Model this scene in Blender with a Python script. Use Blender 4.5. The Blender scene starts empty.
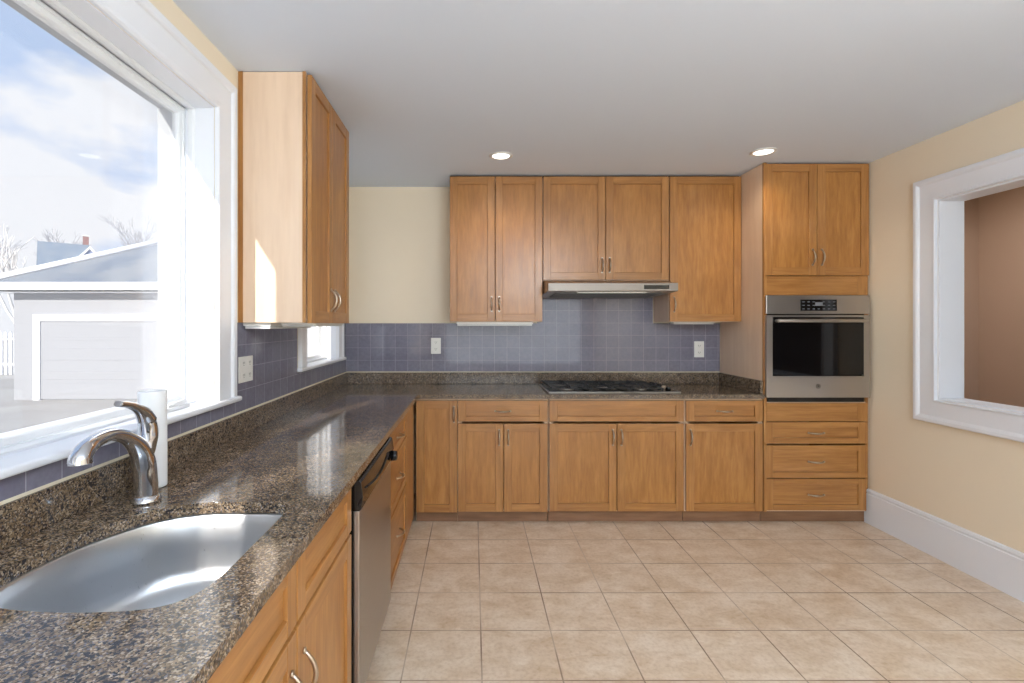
import bpy, bmesh, math, random
from mathutils import Vector, Matrix
random.seed(7)
H = 1.385            # eye height; all z values below are offsets from it
F = 497.0            # focal length in pixels of the 1024 px wide frame
sc = bpy.context.scene
COL = sc.collection

def lin(c):
    r = []
    for v in c[:3]:
        v = v / 255.0
        r.append(v / 12.92 if v <= 0.04045 else ((v + 0.055) / 1.055) ** 2.4)
    return (r[0], r[1], r[2], 1.0)

# ---------------------------------------------------------------- camera
cd = bpy.data.cameras.new('camera'); cam = bpy.data.objects.new('camera', cd); COL.objects.link(cam)
cam.location = (0, 0, H); cam.rotation_euler = (math.pi / 2, 0, 0)
cd.sensor_width = 36; cd.lens = 36 * F / 1024
cd.shift_x = (512 - 473) / 1024; cd.shift_y = -(341.5 - 324) / 1024
cd.clip_start = 0.02; cd.clip_end = 500
sc.camera = cam

# ---------------------------------------------------------------- world, sun, lights
sc.view_settings.view_transform = 'Standard'
sc.view_settings.look = 'None'
sc.view_settings.gamma = 1.0
sc.view_settings.use_curve_mapping = False
sc.view_settings.exposure = 0.0

w = bpy.data.worlds.new('sky'); sc.world = w; w.use_nodes = True
nt = w.node_tree; nt.nodes.clear()
def N(nt, t, **kw):
    n = nt.nodes.new(t)
    for k, v in kw.items():
        setattr(n, k, v)
    return n
tc = N(nt, 'ShaderNodeTexCoord'); sep = N(nt, 'ShaderNodeSeparateXYZ')
nt.links.new(tc.outputs['Generated'], sep.inputs[0])
mp = N(nt, 'ShaderNodeMapping'); mp.inputs['Scale'].default_value = (3.2, 3.2, 8.0); mp.inputs['Location'].default_value = (0.35, 0.1, 0.55)
nt.links.new(tc.outputs['Generated'], mp.inputs[0])
nz = N(nt, 'ShaderNodeTexNoise'); nz.inputs['Scale'].default_value = 1.1; nz.inputs['Detail'].default_value = 7; nz.inputs['Roughness'].default_value = 0.5
nt.links.new(mp.outputs[0], nz.inputs['Vector'])
add = N(nt, 'ShaderNodeMath', operation='MULTIPLY_ADD')   # more cloud near the horizon
nt.links.new(sep.outputs['Z'], add.inputs[0]); add.inputs[1].default_value = -0.9
nt.links.new(nz.outputs['Fac'], add.inputs[2])
cr = N(nt, 'ShaderNodeValToRGB'); cr.color_ramp.elements[0].position = 0.15; cr.color_ramp.elements[1].position = 0.27
nt.links.new(add.outputs[0], cr.inputs[0])
mix = N(nt, 'ShaderNodeMix', data_type='RGBA')
nt.links.new(cr.outputs[0], mix.inputs['Factor'])
mix.inputs[6].default_value = lin((164, 186, 220)); mix.inputs[7].default_value = lin((220, 223, 229))
bg = N(nt, 'ShaderNodeBackground'); bg.inputs['Strength'].default_value = 1.3
wo = N(nt, 'ShaderNodeOutputWorld')
nt.links.new(mix.outputs[2], bg.inputs[0]); nt.links.new(bg.outputs[0], wo.inputs[0])

def sun(direction, strength, color, angle):
    l = bpy.data.lights.new('sun', 'SUN'); l.energy = strength; l.color = color; l.angle = angle
    o = bpy.data.objects.new('sun', l); COL.objects.link(o)
    o.rotation_euler = Vector(direction).to_track_quat('-Z', 'Y').to_euler()
    o.location = (-20, -50, 30)
sun((1.0, 3.3, -1.62), 7.0, (1.0, 0.95, 0.88), math.radians(0.6))

def area(name, loc, direction, sx, sy, power, color=(1, 1, 1)):
    l = bpy.data.lights.new(name, 'AREA'); l.shape = 'RECTANGLE'; l.size = sx; l.size_y = sy
    l.energy = power; l.color = color
    o = bpy.data.objects.new(name, l); COL.objects.link(o); o.location = loc
    o.rotation_euler = Vector(direction).to_track_quat('-Z', 'Z').to_euler()
    return o
# rear window daylight by area lamp, plus two added fill lamps behind the camera
area('rear_window_daylight', (0.9, -3.10, 1.45), (0, 1, 0.02), 3.0, 1.9, 42, (0.80, 0.91, 1.0))
area('rear_fill_light', (0.9, -1.2, 2.45), (0, 0.12, -1), 2.6, 2.4, 80, (0.84, 0.93, 1.0))
area('ceiling_bounce_fill', (1.0, -0.6, 2.02), (0.0, 0.34, 1), 0.9, 0.9, 80, (0.84, 0.93, 1.0))
# unseen fill lamp added to brighten the hall wall behind the pass-through
area('hall_fill_light', (3.3, 3.3, 2.44), (0.0, -0.1, -1), 0.6, 0.6, 8.5, (0.95, 0.97, 1.0))

# ---------------------------------------------------------------- materials
def mat(name, rgb, rough=0.5, metal=0.0, **kw):
    m = bpy.data.materials.new(name); m.use_nodes = True
    b = m.node_tree.nodes['Principled BSDF']
    b.inputs['Base Color'].default_value = lin(rgb); b.inputs['Roughness'].default_value = rough
    b.inputs['Metallic'].default_value = metal
    for k, v in kw.items():
        b.inputs[k.replace('_', ' ')].default_value = v
    return m
def pb(m): return m.node_tree.nodes['Principled BSDF']
def coords(m, scale=(1, 1, 1), loc=(0, 0, 0), rnd=0.0):
    nt = m.node_tree
    tc = N(nt, 'ShaderNodeTexCoord'); mp = N(nt, 'ShaderNodeMapping')
    mp.inputs['Scale'].default_value = scale; mp.inputs['Location'].default_value = loc
    if rnd:
        oi = N(nt, 'ShaderNodeObjectInfo'); va = N(nt, 'ShaderNodeVectorMath', operation='ADD'); mu = N(nt, 'ShaderNodeMath', operation='MULTIPLY')
        mu.inputs[1].default_value = rnd
        nt.links.new(oi.outputs['Random'], mu.inputs[0]); nt.links.new(tc.outputs['Object'], va.inputs[0]); nt.links.new(mu.outputs[0], va.inputs[1])
        nt.links.new(va.outputs[0], mp.inputs[0])
    else:
        nt.links.new(tc.outputs['Object'], mp.inputs[0])
    return mp.outputs[0]
def noise(m, vec, scale, detail=4, rough=0.5, dist=0.0):
    n = N(m.node_tree, 'ShaderNodeTexNoise'); n.inputs['Scale'].default_value = scale
    n.inputs['Detail'].default_value = detail; n.inputs['Roughness'].default_value = rough; n.inputs['Distortion'].default_value = dist
    m.node_tree.links.new(vec, n.inputs['Vector']); return n.outputs['Fac']
def ramp(m, fac, stops, interp='LINEAR'):
    r = N(m.node_tree, 'ShaderNodeValToRGB'); r.color_ramp.interpolation = interp
    els = r.color_ramp.elements
    while len(els) < len(stops): els.new(0.5)
    for e, (p, c) in zip(els, stops):
        e.position = p; e.color = lin(c)
    m.node_tree.links.new(fac, r.inputs[0]); return r.outputs[0]
def mixc(m, fac, a, b, mode='MIX'):
    x = N(m.node_tree, 'ShaderNodeMix', data_type='RGBA', blend_type=mode)
    L = m.node_tree.links
    for s, v in ((0, fac), (6, a), (7, b)):
        if isinstance(v, (int, float)): x.inputs[s].default_value = v
        elif isinstance(v, tuple): x.inputs[s].default_value = v
        else: L.new(v, x.inputs[s])
    return x.outputs[2]
def bump(m, h, strength=0.2, dist=0.01):
    b = N(m.node_tree, 'ShaderNodeBump'); b.inputs['Strength'].default_value = strength; b.inputs['Distance'].default_value = dist
    m.node_tree.links.new(h, b.inputs['Height']); m.node_tree.links.new(b.outputs[0], pb(m).inputs['Normal'])
def setc(m, c): m.node_tree.links.new(c, pb(m).inputs['Base Color'])

def wood(name, scale, tones, rough=0.33, k=1.0):
    m = mat(name, tones[1], rough)
    v = coords(m, scale, rnd=37.0)
    g = noise(m, v, 1.0, 6, 0.6, 0.6)
    c = ramp(m, g, [(0.28, tones[0]), (0.52, tones[1]), (0.75, tones[2])])
    v2 = coords(m, tuple(s * 0.11 + 1.1 for s in scale), rnd=11.0)
    g2 = noise(m, v2, 1.6, 3, 0.5, 1.2)
    c2 = ramp(m, g2, [(0.3, (234, 226, 218)), (0.7, (255, 252, 248))])
    v3 = coords(m, tuple(s * 3 for s in scale), rnd=5.0)
    c3 = ramp(m, noise(m, v3, 1.0, 3, 0.6), [(0.35, (228, 218, 208)), (0.6, (255, 255, 255))])
    c = mixc(m, 0.75*k, c, c2, 'MULTIPLY'); c = mixc(m, 0.7*k, c, c3, 'MULTIPLY')
    setc(m, c)
    pb(m).inputs['Coat Weight'].default_value = 0.25; pb(m).inputs['Coat Roughness'].default_value = 0.2
    return m
TONES = ((166, 114, 60), (182, 130, 72), (198, 146, 87))
WV = wood('maple_vertical', (26, 26, 1.8), TONES)
WH = wood('maple_horizontal', (1.8, 1.8, 26), TONES)
WP = wood('maple_panel', (20, 20, 2.6), ((168, 114, 58), (184, 130, 68), (198, 145, 81)))
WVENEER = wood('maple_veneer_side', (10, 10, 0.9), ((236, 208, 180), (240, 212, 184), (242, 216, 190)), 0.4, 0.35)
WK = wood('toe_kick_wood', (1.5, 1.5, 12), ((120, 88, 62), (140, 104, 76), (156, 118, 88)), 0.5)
SHADOWGAP = mat('gap_shadow', (34, 24, 18), 0.7)  # gap shade above the cabinets put into the colour of a filler strip

WALL = mat('cream_paint', (244, 229, 204), 0.6)
bump(WALL, noise(WALL, coords(WALL), 260, 2), 0.05, 0.002)
CEIL = mat('ceiling_paint', (228, 237, 250), 0.8)
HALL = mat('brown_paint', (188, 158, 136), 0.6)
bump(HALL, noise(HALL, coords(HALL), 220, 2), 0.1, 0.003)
WHITE = mat('white_gloss_paint', (240, 242, 247), 0.32)
VINYL = mat('white_vinyl', (236, 238, 240), 0.4)
GASKET = mat('grey_gasket', (120, 124, 124), 0.6)
OUTTRIM = mat('dimmed_trim', (168, 170, 172), 0.7)  # outer jamb paint greyed down to hold back the strong sun on it
WHITEP = mat('white_plastic', (240, 238, 232), 0.35)
SLOT = mat('dark_slot', (60, 56, 52), 0.6)
BLACK = mat('black_plastic', (16, 16, 18), 0.25)
BLACKM = mat('cast_iron', (18, 18, 20), 0.45)
BGLASS = mat('black_glass', (14, 14, 16), 0.06)
BUTTON = mat('grey_print', (120, 122, 126), 0.4)
NICKEL = mat('brushed_nickel', (182, 166, 148), 0.3, 1.0)
CHROME = mat('chrome', (215, 216, 220), 0.07, 1.0)
SEAL = mat('ivory_caulk', (226, 214, 188), 0.5)
PAPER = mat('paper', (246, 246, 246), 0.85)
bump(PAPER, noise(PAPER, coords(PAPER), 180, 3), 0.3, 0.002)
def steel(name, rgb, rough, scale):
    m = mat(name, rgb, rough, 1.0)
    n = noise(m, coords(m, scale), 1.0, 4, 0.6)
    r = N(m.node_tree, 'ShaderNodeMapRange'); r.inputs['To Min'].default_value = rough - 0.07; r.inputs['To Max'].default_value = rough + 0.08
    m.node_tree.links.new(n, r.inputs[0]); m.node_tree.links.new(r.outputs[0], pb(m).inputs['Roughness'])
    return m
STEEL = steel('stainless_steel', (178, 172, 166), 0.33, (8, 8, 500))
HOODST = steel('satin_steel', (140, 132, 124), 0.46, (8, 8, 400))
SINKST = steel('sink_steel', (205, 207, 210), 0.30, (60, 300, 60))

def granite():
    m = mat('brown_granite', (120, 100, 80), 0.09)
    v = coords(m, (1, 1, 1))
    vo = N(m.node_tree, 'ShaderNodeTexVoronoi'); vo.inputs['Scale'].default_value = 300; vo.inputs['Randomness'].default_value = 1.0
    wn = noise(m, v, 60, 2); 
    m.node_tree.links.new(v, vo.inputs['Vector'])
    sep = N(m.node_tree, 'ShaderNodeSeparateColor'); m.node_tree.links.new(vo.outputs['Color'], sep.inputs[0])
    c = ramp(m, sep.outputs[0], [(0.0, (62, 58, 58)), (0.18, (98, 86, 74)), (0.36, (126, 108, 88)), (0.58, (154, 134, 110)),
                                (0.80, (184, 168, 150)), (0.93, (122, 120, 126))], 'CONSTANT')
    big = ramp(m, noise(m, v, 26, 4, 0.6), [(0.35, (178, 170, 160)), (0.62, (240, 234, 226))])
    c = mixc(m, 0.8, c, big, 'MULTIPLY')
    vo2 = N(m.node_tree, 'ShaderNodeTexVoronoi'); vo2.inputs['Scale'].default_value = 150; m.node_tree.links.new(v, vo2.inputs['Vector'])
    sp2 = N(m.node_tree, 'ShaderNodeSeparateColor'); m.node_tree.links.new(vo2.outputs['Color'], sp2.inputs[0])
    f = ramp(m, sp2.outputs[1], [(0.0, (0, 0, 0)), (0.90, (0, 0, 0)), (0.91, (255, 255, 255))], 'CONSTANT')
    c = mixc(m, f, c, lin((52, 48, 48)))
    setc(m, c); return m
GRANITE = granite()

def gridmat(name, axis, pitch, mortar, origin, c1, c2, cm, rough, mrough=0.7, bm=0.4):
    m = mat(name, c1, rough)
    nt = m.node_tree
    tc = N(nt, 'ShaderNodeTexCoord'); sp = N(nt, 'ShaderNodeSeparateXYZ'); cb = N(nt, 'ShaderNodeCombineXYZ')
    nt.links.new(tc.outputs['Object'], sp.inputs[0])
    nt.links.new(sp.outputs[axis[0]], cb.inputs[0]); nt.links.new(sp.outputs[axis[1]], cb.inputs[1])
    mp = N(nt, 'ShaderNodeMapping'); mp.inputs['Location'].default_value = (-origin[0], -origin[1], 0)
    nt.links.new(cb.outputs[0], mp.inputs[0])
    b = N(nt, 'ShaderNodeTexBrick'); b.offset = 0; b.squash = 1
    b.inputs['Scale'].default_value = 1; b.inputs['Brick Width'].default_value = pitch; b.inputs['Row Height'].default_value = pitch
    b.inputs['Mortar Size'].default_value = mortar; b.inputs['Mortar Smooth'].default_value = 0.1; b.inputs['Bias'].default_value = 0
    b.inputs['Color1'].default_value = lin(c1); b.inputs['Color2'].default_value = lin(c2); b.inputs['Mortar'].default_value = lin(cm)
    nt.links.new(mp.outputs[0], b.inputs['Vector'])
    return m, b
# ---------------------------------------------------------------- mesh helpers
ORG = {}
class MB:
    def __init__(s): s.bm = bmesh.new()
    def faces(s, vs, fs, mi=0, smooth=False):
        v = [s.bm.verts.new(p) for p in vs]
        for f in fs:
            try:
                fc = s.bm.faces.new([v[i] for i in f]); fc.material_index = mi; fc.smooth = smooth
            except ValueError: pass
        return v
    def box(s, x0, x1, y0, y1, z0, z1, mi=0):
        x0, x1 = sorted((x0, x1)); y0, y1 = sorted((y0, y1)); z0, z1 = sorted((z0, z1))
        s.faces([(x0,y0,z0),(x1,y0,z0),(x1,y1,z0),(x0,y1,z0),(x0,y0,z1),(x1,y0,z1),(x1,y1,z1),(x0,y1,z1)],
                [(0,3,2,1),(4,5,6,7),(0,1,5,4),(1,2,6,5),(2,3,7,6),(3,0,4,7)], mi)
        return s
    def tube(s, pts, rad, seg=10, mi=0, cap=True, squash=None, ref=None):
        pts = [Vector(p) for p in pts]; n = len(pts)
        if not isinstance(rad, (list, tuple)): rad = [rad] * n
        t0 = (pts[1] - pts[0]).normalized()
        up = Vector(ref) if ref else (Vector((0, 0, 1)) if abs(t0.z) < 0.9 else Vector((1, 0, 0)))
        rings = []
        for i, p in enumerate(pts):
            t = (pts[min(i + 1, n - 1)] - pts[max(i - 1, 0)]).normalized()
            a = (up - t * up.dot(t)).normalized(); b = t.cross(a); up = a
            r = rad[i]; sq = squash if squash else 1.0
            rings.append([s.bm.verts.new(p + a * math.cos(2*math.pi*k/seg) * r + b * math.sin(2*math.pi*k/seg) * r * sq) for k in range(seg)])
        for i in range(n - 1):
            for k in range(seg):
                f = s.bm.faces.new((rings[i][k], rings[i][(k+1) % seg], rings[i+1][(k+1) % seg], rings[i+1][k])); f.smooth = True; f.material_index = mi
        if cap:
            for r, rev in ((rings[0], True), (rings[-1], False)):
                f = s.bm.faces.new(list(reversed(r)) if rev else r); f.material_index = mi
        return s
    def lathe(s, c, prof, axis='z', seg=32, mi=0, smooth=True):
        """prof: list of (radius, height along axis) from centre c"""
        c = Vector(c); rings = []
        for r, h in prof:
            ring = []
            if r < 1e-6:
                ring = None
                p = {'z': Vector((0,0,h)), 'y': Vector((0,h,0)), 'x': Vector((h,0,0))}[axis]
                rings.append(s.bm.verts.new(c + p)); continue
            for k in range(seg):
                a = 2*math.pi*k/seg; u, v = r*math.cos(a), r*math.sin(a)
                p = {'z': Vector((u,v,h)), 'y': Vector((u,h,v)), 'x': Vector((h,u,v))}[axis]
                ring.append(s.bm.verts.new(c + p))
            rings.append(ring)
        for i in range(len(rings) - 1):
            A, B = rings[i], rings[i+1]
            for k in range(seg):
                k2 = (k+1) % seg
                if isinstance(A, list) and isinstance(B, list): vs = (A[k], A[k2], B[k2], B[k])
                elif isinstance(A, list): vs = (A[k], A[k2], B)
                elif isinstance(B, list): vs = (A, B[k2], B[k])
                else: continue
                f = s.bm.faces.new(vs); f.smooth = smooth; f.material_index = mi
        return s
    def prism(s, poly, a0, a1, axis='z', mi=0):
        """poly of 2D points; axis z: (x,y), x: (y,z), y: (x,z)"""
        def P(p, a): return {'z': (p[0], p[1], a), 'x': (a, p[0], p[1]), 'y': (p[0], a, p[1])}[axis]
        n = len(poly)
        s.faces([P(p, a0) for p in poly] + [P(p, a1) for p in poly],
                [tuple(range(n))[::-1], tuple(range(n, 2*n))] + [(i, (i+1) % n, (i+1) % n + n, i + n) for i in range(n)], mi)
        return s
    def build(s, name, mats, parent=None, bevel=0.0, seg=2, sub=0, origin=None, world_z=False):
        """z values are offsets from eye height"""
        bm = s.bm
        if not world_z:
            for v in bm.verts: v.co.z += H
        bmesh.ops.recalc_face_normals(bm, faces=bm.faces)
        xs = [v.co.x for v in bm.verts]; ys = [v.co.y for v in bm.verts]; zs = [v.co.z for v in bm.verts]
        if origin is not None: org = Vector(origin)
        elif parent is None: org = Vector(((min(xs)+max(xs))/2, (min(ys)+max(ys))/2, min(zs)))
        else: org = Vector(((min(xs)+max(xs))/2, (min(ys)+max(ys))/2, (min(zs)+max(zs))/2))
        for v in bm.verts: v.co -= org
        me = bpy.data.meshes.new(name); bm.to_mesh(me); bm.free()
        for m in (mats if isinstance(mats, (list, tuple)) else [mats]): me.materials.append(m)
        o = bpy.data.objects.new(name, me); COL.objects.link(o)
        if parent is not None:
            o.parent = parent; o.location = org - ORG[parent.name]
        else: o.location = org
        ORG[o.name] = org
        if bevel:
            md = o.modifiers.new('bevel', 'BEVEL'); md.width = bevel; md.segments = seg; md.limit_method = 'ANGLE'; md.angle_limit = math.radians(40)
        if sub:
            md = o.modifiers.new('subd', 'SUBSURF'); md.levels = sub; md.render_levels = sub
        return o
def tag(o, label=None, cat=None, group=None, kind=None):
    if label: o['label'] = label
    if cat: o['category'] = cat
    if group: o['group'] = group
    if kind: o['kind'] = kind
    return o
def thing(name, loc, label, cat, group=None):
    o = bpy.data.objects.new(name, None); COL.objects.link(o)
    o.location = (loc[0], loc[1], loc[2] + H); o.empty_display_size = 0.1
    ORG[o.name] = Vector(o.location)
    return tag(o, label, cat, group)
def struct(o): o['kind'] = 'structure'; return o
Z0 = -H              # floor in offsets
CT = -0.486          # countertop surface
CZ = 1.120           # ceiling
XL, XR, YB, YF = -1.04, 2.755, 4.06, -3.2

# ---------------------------------------------------------------- room shell
def wall_with_holes(axis, a0, a1, u0, u1, z0, z1, holes):
    """axis 'x': slab between x=a0..a1 spanning y=u0..u1"""
    mb = MB()
    us = sorted({u0, u1, *[h[0] for h in holes], *[h[1] for h in holes]})
    for ua, ub in zip(us, us[1:]):
        hs = [h for h in holes if h[0] <= ua and h[1] >= ub]
        segs = [(z0, z1)] if not hs else [(z0, hs[0][2]), (hs[0][3], z1)]
        for za, zb in segs:
            if axis == 'x': mb.box(a0, a1, ua, ub, za, zb)
            else: mb.box(ua, ub, a0, a1, za, zb)
    bmesh.ops.remove_doubles(mb.bm, verts=mb.bm.verts, dist=1e-5)
    # drop the doubled internal faces
    seen = {}
    for f in list(mb.bm.faces):
        key = tuple(round(c, 4) for c in f.calc_center_median()) 
        seen.setdefault(key, []).append(f)
    for fs in seen.values():
        if len(fs) > 1: bmesh.ops.delete(mb.bm, geom=fs, context='FACES_ONLY')
    return mb
BW = (0.90, 2.00, -0.312, 0.873)          # big window opening (y0,y1,z0,z1)
NW = (-0.75, 0.42, -0.312, 0.873)         # second big window, just outside the frame
SW = (3.075, 3.80, -0.262, 0.873)         # corner window opening
struct(wall_with_holes('x', XL - 0.22, XL, YF, YB, Z0, CZ, [(NW[0], NW[1], NW[2]-0.024, NW[3]), (BW[0], BW[1], BW[2]-0.024, BW[3]), (SW[0], SW[1], SW[2]-0.024, SW[3])]).build('wall_left', WALL))
PT = (1.45, 2.945, -0.450, 0.737)         # pass-through opening in right wall
struct(wall_with_holes('x', XR, XR + 0.145, YF, YB, Z0, CZ, [PT]).build('wall_right', WALL))
struct(MB().box(XL - 0.22, 4.3, YB, YB + 0.15, Z0, CZ).build('wall_back', WALL))
struct(MB().box(XL - 0.22, 4.3, YF - 0.15, YF, Z0, CZ).build('wall_rear', WALL))
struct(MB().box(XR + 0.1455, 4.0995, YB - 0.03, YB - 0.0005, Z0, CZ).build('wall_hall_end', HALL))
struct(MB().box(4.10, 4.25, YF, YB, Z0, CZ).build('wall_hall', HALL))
struct(MB().box(XL - 0.22, 4.3, YF - 0.15, YB + 0.15, CZ, CZ + 0.12).build('ceiling', CEIL))

m, b = gridmat('beige_floor_tile', (0, 1), 0.315, 0.0032, (0.035, 1.931), (226, 208, 186), (219, 202, 181), (140, 112, 88), 0.30)
v = coords(m, (1, 1, 1))
n1 = noise(m, coords(m, (3.2, 6.5, 1)), 1.6, 7, 0.62, 0.8)
cl = ramp(m, n1, [(0.34, (212, 188, 160)), (0.5, (228, 211, 193)), (0.66, (238, 225, 211))])
x = mixc(m, 0.65, b.outputs['Color'], cl)
n2 = noise(m, v, 55, 4, 0.6)
x = mixc(m, 0.5, x, ramp(m, n2, [(0.32, (222, 208, 192)), (0.55, (255, 253, 250))]), 'MULTIPLY')
n3 = noise(m, coords(m, (1, 1, 1)), 5.0, 5, 0.65, 0.4)
x = mixc(m, 0.55, x, ramp(m, n3, [(0.36, (226, 208, 184)), (0.6, (255, 253, 250))]), 'MULTIPLY')
gm = ramp(m, noise(m, coords(m), 2.2, 3), [(0.4, (196, 174, 152)), (0.6, (134, 106, 84))])
x = mixc(m, b.outputs['Fac'], x, gm)
setc(m, x)
inv = N(m.node_tree, 'ShaderNodeMath', operation='SUBTRACT'); inv.inputs[0].default_value = 1.0; m.node_tree.links.new(b.outputs['Fac'], inv.inputs[1])
bump(m, inv.outputs[0], 0.35, 0.003)
FLOORM = m
struct(MB().box(XL - 0.22, 4.3, YF - 0.15, YB + 0.15, Z0 - 0.1, Z0).build('floor', FLOORM, origin=(0, 0, 0)))

def tilemat(name, axis, org):
    m, b = gridmat(name, axis, 0.1012, 0.0013, org, (134, 132, 146), (126, 123, 139), (176, 175, 184), 0.05)
    n1 = noise(m, coords(m), 45, 3, 0.6)
    x = mixc(m, 0.5, b.outputs['Color'], ramp(m, n1, [(0.3, (212, 212, 222)), (0.65, (255, 255, 255))]), 'MULTIPLY')
    setc(m, x)
    inv = N(m.node_tree, 'ShaderNodeMath', operation='SUBTRACT'); inv.inputs[0].default_value = 1.0; m.node_tree.links.new(b.outputs['Fac'], inv.inputs[1])
    bump(m, inv.outputs[0], 0.3, 0.002)
    return m
ST = -0.394     # top of the granite upstand
TT = 0.006      # top of the tile
mb = MB().box(XL + 0.007, 2.012, YB - 0.008, YB - 0.001, CT, TT)
mb.box(0.524, 1.466, YB - 0.008, YB - 0.001, TT, 0.24)
tag(mb.build('tile_backsplash', tilemat('lilac_tile_back', (0, 2), (-0.836, H - 0.093)), origin=(0, 0, 0)),
    'glossy lilac-grey square tile backsplash on the far wall behind the cooktop', 'backsplash')
mb = MB()
for y0, y1, zt in ((0.0, 2.170, -0.334), (2.170, 2.925, TT), (2.925, 3.955, -0.286), (3.955, YB - 0.009, TT)):
    mb.box(XL + 0.001, XL + 0.007, y0, y1, CT, zt)
tag(mb.build('tile_backsplash', tilemat('lilac_tile_left', (1, 2), (1.148, H - 0.093)), origin=(0, 0, 0)),
    'lilac-grey tile backsplash running under the windows above the sink counter', 'backsplash')

# mitred mouldings -------------------------------------------------
def frame_mold(mp, u0, u1, v0, v1, prof, closed=True, mi=0, mb=None):
    """sweep prof [(w outward, h toward room)] round an opening; mp(u,v,h)->xyz"""
    mb = mb or MB()
    if closed: cs = [((u0, v0), (-1, -1)), ((u0, v1), (-1, 1)), ((u1, v1), (1, 1)), ((u1, v0), (1, -1))]
    else: cs = [((u0, v0), (-1, 0)), ((u0, v1), (-1, 1)), ((u1, v1), (1, 1)), ((u1, v0), (1, 0))]
    rings = [[mb.bm.verts.new(mp(c[0] + d[0]*w_, c[1] + d[1]*w_, h)) for w_, h in prof] for c, d in cs]
    n = len(prof); k = len(cs)
    for i in range(k if closed else k - 1):
        A, B = rings[i], rings[(i+1) % k]
        for j in range(n):
            f = mb.bm.faces.new((A[j], A[(j+1) % n], B[(j+1) % n], B[j])); f.material_index = mi
    if not closed:
        mb.bm.faces.new(rings[0]); mb.bm.faces.new(rings[-1])
    return mb
CASING = [(0, 0), (0, 0.013), (0.006, 0.018), (0.018, 0.018), (0.022, 0.014), (0.104, 0.016), (0.108, 0.022), (0.114, 0.026), (0.138, 0.026), (0.143, 0.022), (0.145, 0.0)]

def left_window(n, W, stool_y0, stool_y1, crank=False):
    y0, y1, z0, z1 = W
    root = struct(thing('window_%d' % n, (XL - 0.11, (y0+y1)/2, z0), None, None))
    mpx = lambda u, v, h: (XL + 0.0 + h, u, v)
    # outer casing, 3 sides on the stool
    frame_mold(mpx, y0, y1, z0, z1, [(w_ , h) for w_, h in (CASING if n != 2 else [(w_*0.86, h) for w_, h in CASING])], closed=False).build('casing', WHITE, root, bevel=0.002)
    MB().box(XL - 0.075, XL + 0.035, stool_y0, stool_y1, z0 - 0.022, z0).build('stool', WHITE, root, bevel=0.008, seg=3)
    # jamb liner
    t = 0.012
    jb = MB()
    jb.box(XL - 0.152, XL - 0.0005, y0 + 0.0005, y0 + t*0.4, z0, z1); jb.box(XL - 0.152, XL - 0.0005, y1 - t*0.4, y1 - 0.0005, z0, z1)
    jb.box(XL - 0.152, XL - 0.0005, y0 + t*0.4, y1 - t*0.4, z1 - t*0.4, z1 - 0.0005)
    jb.box(XL - 0.28, XL - 0.0755, y0 + 0.001, y1 - 0.001, z0 - 0.0235, z0 + 0.006)
    jb.build('jamb', WHITE, root)
    jb = MB()
    jb.box(XL - 0.226, XL - 0.1525, y0 + 0.0005, y0 + t*0.4, z0 + 0.0065, z1); jb.box(XL - 0.226, XL - 0.1525, y1 - t*0.4, y1 - 0.0005, z0 + 0.0065, z1)
    jb.box(XL - 0.226, XL - 0.1525, y0 + t*0.4, y1 - t*0.4, z1 - t*0.4, z1 - 0.0005)
    jb.build('outer_jamb', OUTTRIM, root)
    # stops
    mq = lambda u, v, h: (XL - 0.10 + h, u, v)
    frame_mold(mq, y0 + 0.014, y1 - 0.014, z0 + 0.012, z1 - 0.014, [(0, 0), (0, 0.018), (0.005, 0.026), (0.009, 0.026), (0.009, 0)]).build('window_stop', VINYL, root, bevel=0.001)
    # sash
    mr = lambda u, v, h: (XL - 0.150 + h, u, v)
    frame_mold(mr, y0 + 0.034, y1 - 0.034, z0 + 0.030, z1 - 0.038, [(0, 0), (0, 0.020), (0.004, 0.026), (0.018, 0.030), (0.018, 0.036), (0.028, 0.036), (0.028, 0)]).build('sash', VINYL, root, bevel=0.001)
    frame_mold(mr, y0 + 0.031, y1 - 0.031, z0 + 0.027, z1 - 0.035, [(0, 0.008), (0, 0.022), (0.003, 0.022), (0.003, 0.008)]).build('gasket', GASKET, root)
    gl = MB().box(XL - 0.142, XL - 0.137, y0 + 0.033, y1 - 0.033, z0 + 0.029, z1 - 0.037).build('glass', GLASS, root)
    if n == 2:
        m2 = MB(); ym = (y0 + y1) / 2
        m2.box(XL - 0.150, XL - 0.114, ym - 0.022, ym + 0.022, z0 + 0.031, z1 - 0.039)
        m2.build('mullion', VINYL, root, bevel=0.003)
    if crank:
        c = MB().box(XL - 0.072, XL - 0.03, 1.74, 1.88, z0 + 0.0005, z0 + 0.014)
        c.box(XL - 0.064, XL - 0.038, 1.76, 1.86, z0 + 0.014, z0 + 0.022)
        c.tube([(XL - 0.05, 1.78, z0 + 0.022), (XL - 0.04, 1.82, z0 + 0.026), (XL - 0.035, 1.87, z0 + 0.024)], 0.005, 8)
        c.build('crank_handle', VINYL, root, bevel=0.003)
    return root
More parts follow.
